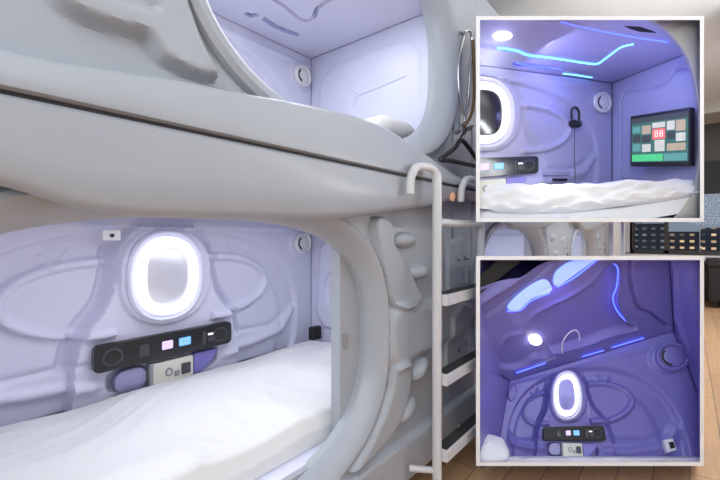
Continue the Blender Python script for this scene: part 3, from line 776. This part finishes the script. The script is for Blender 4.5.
for x0, dw in ((.455, .055), (.535, .055)):
    geo = []
    for (a, b, c, d) in ((0, 0, .012, .07), (dw-.012, 0, dw, .07), (0, .06, dw, .07), (0, .03, dw, .04), (0, 0, dw, .01)):
        q = np.array([(x0+a, .335+b), (x0+c, .335+b), (x0+c, .335+d), (x0+a, .335+d)]); geo.append((PT.at(q[:, 0], q[:, 1], np.full(4, .030)), [(0, 1, 2, 3)]))
    v, f = merge(*geo); mk('screen_digit', v, f, lettm, tv, smooth=False)
# headphones
hp = thing('headphones', tuple(PA.at(*PA.inv(573, 122), .02)), 'black headphones hanging on the curved wall above the bed with a thin cable', 'headphones')
tube('headband', smooth_pts(on(PA, [(569.5, 120), (569, 112), (571, 108.5), (574, 108.5), (576.5, 113), (576.5, 121)], .03), 5), .006, M['blackm'], hp, 8)
plaque('ear_cup', PA, [PA.inv(571+3.6*math.cos(t), 124+3.8*math.sin(t)) for t in np.linspace(0, 2*math.pi, 21)[:-1]], .015, .045, M['blackm'], hp, .3)
plaque('ear_cup', PA, [PA.inv(576+3.2*math.cos(t), 124.5+3.8*math.sin(t)) for t in np.linspace(0, 2*math.pi, 21)[:-1]], .015, .05, M['black'], hp, .3)
tube('cable', smooth_pts(on(PA, [(573.5, 128), (573.3, 150), (573.8, 170), (574, 182)], .015), 5), .0018, M['greyring'], hp, 6)
# bedding
def loft(name, rows, m, parent, wob, seed, nx=180, sub=7, close=True):
    """rows: list of functions px -> (py, F); lofted with smooth blending"""
    r = np.random.default_rng(seed); xs = np.linspace(478, 702, nx)
    ctrl = [[P(x, *rw(x)) for rw in rows] for x in xs]
    V = []; K = None
    ph = r.uniform(0, 6.28, (22, 2)); fr_ = r.uniform(.05, .38, 22); ft = r.uniform(.3, 2.5, 22)
    for i, c in enumerate(ctrl):
        s = smooth_pts(c, sub); K = len(s)
        for j, p in enumerate(s):
            w = sum(math.sin(fr_[q]*xs[i]+ft[q]*j*.5*(1 if q % 2 else -1)+ph[q, 0])/(1+7*fr_[q]) for q in range(22))
            am = min(1, j/3.0)*min(1, (K-1-j)/2.0)
            V.append(p+UP*wob*w*am-FW*wob*w*am*.8)
    Fc = [(i*K+j, (i+1)*K+j, (i+1)*K+j+1, i*K+j+1) for i in range(nx-1) for j in range(K-1)]
    return mk(name, V, Fc, m, parent, face_to=CAM, solid=.003)
it = np.interp
sheet = loft('mattress', [lambda x: (it(x, [478, 560, 620, 690, 702], [200, 203, 200, 188, 182]), 1.80), lambda x: (it(x, [478, 560, 620, 690, 702], [207, 210, 206, 192, 186]), 1.785),
     lambda x: (it(x, [478, 560, 620, 690, 702], [213, 213, 209, 196, 190]), 1.76), lambda x: (it(x, [478, 560, 620, 690, 702], [228, 228, 224, 212, 205]), 1.745)], M['duvet'], None, .0, 3)
tag(sheet, 'white mattress under the crumpled duvet in the upper framed inset', 'mattress')
dA = loft('duvet', [lambda x: (it(x, [478, 530, 600, 660, 690, 702], [183, 185.5, 184, 182, 180, 183]), it(x, [478, 530, 612, 702], [1.80, 1.92, 2.05, 1.80])),
     lambda x: (it(x, [478, 530, 600, 625, 660, 690, 702], [184, 186, 184, 180.5, 181, 180, 184]), 1.785),
     lambda x: (it(x, [478, 530, 600, 660, 690, 702], [193, 194, 192, 187, 186, 188]), 1.755),
     lambda x: (it(x, [478, 530, 600, 660, 690, 702], [207, 206, 202, 197, 193, 192]), 1.74),
     lambda x: (it(x, [478, 495, 530, 570, 600, 660, 690, 702], [204, 213, 214, 213, 209, 202, 196, 194]), 1.757)], M['duvet'], None, .0022, 8)
tag(dA, 'crumpled white duvet below the television in the upper framed inset', 'duvet', 'duvets on the pod beds')
CLIP.clear()
lamp('AREA', P(560, 45, 1.84), .55, (.50, .52, 1.0), .16, P(590, 140, 2.1), 'inset_lamp')
lamp('POINT', P(575, 86, 1.95), .50, (.20, .24, 1.0), .04)
lamp('POINT', P(640, 80, 1.86), .62, (.34, .36, 1.0), .05)
lamp('POINT', P(505, 52, 1.78), .35, (.7, .75, 1.0), .04)
lamp('AREA', P(560, 160, 1.74), .35, (.85, .85, 1.0), .12, P(560, 190, 1.8))

# ---- inset B (lower right)
RB = framed(476, 256, 704, 466, 'lower white-framed inset view of a pod glowing deep violet with a lit oval mirror and wavy ceiling', [(477.2, 1.715), (490, 1.885), (508, 2.24), (690, 2.24), (702.8, 1.715)], 'violet')
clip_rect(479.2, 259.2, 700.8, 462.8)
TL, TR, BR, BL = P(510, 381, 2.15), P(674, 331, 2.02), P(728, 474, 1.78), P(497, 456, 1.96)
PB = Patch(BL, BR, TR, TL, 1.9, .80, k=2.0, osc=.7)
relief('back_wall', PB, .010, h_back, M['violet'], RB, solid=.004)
fit_out(PB, RB, M['bmirror'])
vc = PB.inv(670, 358)
vent(PB, vc[0], vc[1], .09, RB, M['violet'], base=.02)
PLB = Patch(P(476, 474, 1.70), BL, TL, P(476, 366, 1.70), .5, .80, osc=.5)
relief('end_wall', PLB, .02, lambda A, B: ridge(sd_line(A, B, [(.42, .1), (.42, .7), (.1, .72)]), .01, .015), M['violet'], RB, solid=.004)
PCB = Patch(TL, TR, P(666, 215, 1.75), P(400, 320, 1.72), 1.7, .9, osc=1.0)
wav = [(478, 352), (492, 350), (500, 352), (502, 345), (508, 336), (520, 333), (526, 328), (532, 316), (548, 306), (570, 296), (592, 281), (603, 268), (612, 263), (617, 268), (618, 282), (616, 300), (620, 312), (627, 323), (637, 325), (634, 329), (612, 334), (585, 344), (562, 350), (552, 352), (545, 358), (535, 358), (524, 366), (510, 369), (495, 366), (480, 360)]
edge2 = [(480, 356), (488, 334), (503, 330), (517, 326), (524, 317), (540, 308), (566, 298), (588, 284), (606, 262), (612, 256)]
def hcB(A, B):
    r = step(sd_poly(A, B, smooth_pts(PCB.tr(wav), 3, True)), -.028, .030)
    r += ridge(sd_line(A, B, smooth_pts(PCB.tr(wav[3:24]), 3)), .020, .014)
    r += ridge(sd_line(A, B, smooth_pts(PCB.tr([(478, 300), (510, 280), (545, 256)]), 3)), .03, .02)
    r -= ridge(sd_line(A, B, smooth_pts(PCB.tr([(480, 320), (512, 298), (540, 276), (560, 258)]), 3)), .022, .012)
    r -= ridge(sd_line(A, B, smooth_pts(PCB.tr([(631, 258), (630, 275), (633, 292), (640, 310), (650, 314), (660, 322), (668, 327)]), 3)), .022, .012)
    r -= step(sd_line(A, B, PCB.tr([(610, 347), (643, 337)]))-.006, .02, .008)
    r -= step(sd_line(A, B, PCB.tr([(580, 357), (603, 350)]))-.006, .02, .008)
    r -= step(sd_line(A, B, PCB.tr([(530, 366), (556, 357)]))-.006, .02, .008)
    return r
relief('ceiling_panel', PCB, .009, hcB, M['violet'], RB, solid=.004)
plaque('led_diffuser', PCB, smooth_pts(PCB.tr([(507, 307), (516, 296), (532, 284), (544, 279), (550, 284), (549, 290), (530, 297), (518, 308)]), 3, True), .0, .012, M['ledv'], RB)
plaque('led_diffuser', PCB, smooth_pts(PCB.tr([(553, 279), (556, 271), (568, 262), (584, 258), (592, 252), (596, 256), (580, 268), (562, 281), (554, 284)]), 3, True), .0, .012, M['ledv'], RB)
for nm, pts, r_, mm in (('led_strip', [(507, 310), (520, 309), (530, 300), (549, 292)], .0042, 'ledd'), ('led_strip', [(556, 286), (570, 279), (585, 268), (597, 258)], .0042, 'ledd'),
                        ('led_strip', [(612, 262), (617, 268), (616, 285), (612, 298), (617, 311), (625, 320)], .0032, 'ledd'),
                        ('led_strip', [(582, 355.5), (603, 349.5)], .003, 'ledd'), ('led_strip', [(612, 346.5), (643, 337)], .003, 'ledd'), ('led_strip', [(516, 372), (545, 362)], .003, 'ledd')):
    tube(nm, smooth_pts(on(PCB, pts, .006), 4), r_, M[mm], RB, 8)
plaque('downlight', PCB, [PCB.inv(537+6*math.cos(t), 343+4*math.sin(t)) for t in np.linspace(0, 2*math.pi, 25)[:-1]], -.03, -.008, M['spot'], RB)
hook = tube('ceiling_handle', smooth_pts(on(PCB, [(560.5, 350), (560, 342), (563, 334), (569, 328), (574, 327), (577, 331), (577, 337)], .02), 5), .0028, M['white'], RB, 8)
# right side wall and the dark lining at the front left
PRB = Patch(TR, P(728, 474, 1.78), P(716, 230, 1.73), P(666, 215, 1.75), .5, .6, osc=.5)
relief('side_wall', PRB, .015, lambda A, B: ridge(sd_line(A, B, PRB.tr([(676, 256), (678, 320), (688, 345)])), .03, .02), M['violet'], RB, solid=.004)
V = [P(470, 300, 1.735), P(481, 293, 1.735), P(520, 262, 1.735), P(532, 250, 1.735), P(516, 246, 1.735), P(503, 256, 1.735), P(480, 276, 1.735), P(470, 284, 1.735)]
V2 = [v_-FW*-.012 for v_ in V]
mk('dark_lining', V+V2, [tuple(range(8)), tuple(range(8, 16))[::-1]]+[(i, (i+1) % 8, 8+(i+1) % 8, 8+i) for i in range(8)], M['blackm'], RB, smooth=False)
so = plaque('usb_socket', PB, PB.tr([(661, 441), (670, 439.5), (674, 451), (665, 453.5)]), .0, .05, M['white'], RB)
plaque('socket_port', PB, PB.tr([(665, 443.5), (669.5, 442.8), (671.5, 449), (667, 450)]), .04, .056, M['blackm'], so)
def pil(u, v):  # pillow surface
    return None
def pillow(name, c, ax, bx, cx_, m):
    V = []; n1, n2 = 24, 16
    for i in range(n1):
        for j in range(n2+1):
            th = 2*math.pi*i/n1; phi = -math.pi/2+math.pi*j/n2
            cu, su = math.cos(th), math.sin(th); cp_, sp = math.cos(phi), math.sin(phi)
            q = lambda t, e: math.copysign(abs(t)**e, t)
            V.append(np.array(c)+np.array(ax)*q(cu, .6)*q(cp_, .7)+np.array(bx)*q(su, .6)*q(cp_, .7)+np.array(cx_)*q(sp, 1)*(1+.08*math.sin(5*th)))
    K = n2+1
    Fc = [(i*K+j, ((i+1) % n1)*K+j, ((i+1) % n1)*K+j+1, i*K+j+1) for i in range(n1) for j in range(n2)]
    return mk(name, V, Fc, m, None)
pw = pillow('pillow', P(488, 450, 1.80), RT*.085, FW*.07+UP*.012, UP*.045-RT*-.012, M['duvet'])
tag(pw, 'white pillow at the lower left corner of the violet-lit inset', 'pillow')
_c = list(CLIP); CLIP.clear()
pu = pillow('pillow', (-.27, 1.60, ZB+TIER+.118), (.13, 0, 0), (0, .17, 0), (.0, .02, .062), M['duvet'])
tag(pu, 'white pillow at the far end of the upper foreground pod, just above the beam', 'pillow')
CLIP.extend(_c)
sB = loft('mattress', [lambda x: (456, 1.88), lambda x: (457.5, 1.80), lambda x: (460, 1.77), lambda x: (470, 1.755)], M['duvet'], None, .001, 4)
tag(sB, 'narrow strip of white mattress at the bottom of the violet-lit inset', 'mattress')
CLIP.clear()
lamp('AREA', P(560, 290, 1.76), .22, (.30, .26, 1.0), .12, P(580, 420, 1.95))
lamp('POINT', P(600, 345, 1.86), .14, (.08, .06, 1.0), .03)
lamp('POINT', P(540, 350, 1.84), .10, (.45, .42, 1.0), .03)
lamp('POINT', P(655, 300, 1.72), .10, (.20, .18, 1.0), .03)
lamp('POINT', P(500, 400, 1.80), .05, (.15, .12, 1.0), .03)
# plinth under the lower box and posts between the two boxes (all set back under the boxes)
def prism(name, pxs, F_in, F_out, z0, z1, m):
    a = [P(pxs[0], 235, F_in), P(pxs[1], 235, F_in), P(pxs[1], 235, F_out), P(pxs[0], 235, F_out)]
    V = [(p[0], p[1], z0) for p in a]+[(p[0], p[1], z1) for p in a]
    return mk(name, V, [(0, 3, 2, 1), (4, 5, 6, 7), (0, 1, 5, 4), (1, 2, 6, 5), (2, 3, 7, 6), (3, 0, 4, 7)], m, None, smooth=False)
zBb = P(590, 462.6, 2.05)[2]; zBt = P(590, 259.4, 2.10)[2]; zAb = P(590, 218.6, 2.10)[2]
tag(prism('plinth', (530, 680), 2.0, 2.12, 0, P(590, 464.5, 2.0)[2], M['white']), 'low white plinth on the wood floor carrying the lower framed inset', 'plinth')
tag(prism('post', (609, 613), 2.10, 2.125, P(590, 260, 2.1)[2]-.002, P(590, 218.6, 2.12)[2]+.002, M['white']), 'wider left white post standing between the two framed insets', 'post')
tag(prism('post', (621, 624), 2.10, 2.125, P(590, 260, 2.1)[2]-.002, P(590, 218.6, 2.12)[2]+.002, M['white']), 'thinner right white post between the two framed insets, beside the window', 'post')

# ------------------------------------------------------------ light
def area(loc, size, sy, e, col, aim):  # area lights out of view, added to brighten the room
    L = bpy.data.lights.new('fill_light', 'AREA'); L.shape = 'RECTANGLE'; L.size = size; L.size_y = sy; L.energy = e; L.color = col
    o = bpy.data.objects.new('fill_light', L); COL.objects.link(o); o.location = loc
    d = Vector(aim)-Vector(loc); o.rotation_euler = d.to_track_quat('-Z', 'Y').to_euler()
area((1.2, -.1, ZC-.05), 1.6, 2.6, 36, (.88, .94, 1), (1.0, .4, 0))
area((2.2, 5.8, ZC-.05), 1.2, 3.0, 90, (.98, .98, 1), (2.2, 5.8, 0))
area((1.6, -2.5, 2.3), 1.6, 1.6, 66, (.88, .95, 1), (.5, 2.0, 1.1))  # unseen fill behind the camera, added to whiten the inset frames
area((XR-.25, 3.0, 2.2), .2, 5.0, 190, (.92, .97, 1), (XR-1.2, 3.0, 4.2))  # unseen upward fill by the right wall, added to lift the ceiling
wd = bpy.data.worlds.new('dusk'); SC.world = wd; wd.use_nodes = True
bg = wd.node_tree.nodes['Background']; bg.inputs[0].default_value = (.30, .36, .46, 1); bg.inputs[1].default_value = .7

for o in [o for o in COL.objects if o.type == 'MESH' and len(o.data.polygons) == 0]: bpy.data.objects.remove(o)   # pieces wholly trimmed off

# ------------------------------------------------------------ camera
cd_ = bpy.data.cameras.new('camera'); co = bpy.data.objects.new('camera', cd_); COL.objects.link(co)
co.location = tuple(CAM); cd_.sensor_width = 36; cd_.lens = 20.0; cd_.shift_y = -5/720
co.rotation_euler = (math.radians(90), 0, TH); cd_.clip_start = .02
SC.camera = co
SC.view_settings.view_transform = 'Standard'; SC.view_settings.look = 'None'
SC.view_settings.exposure = 0; SC.view_settings.gamma = 1; SC.view_settings.use_curve_mapping = False
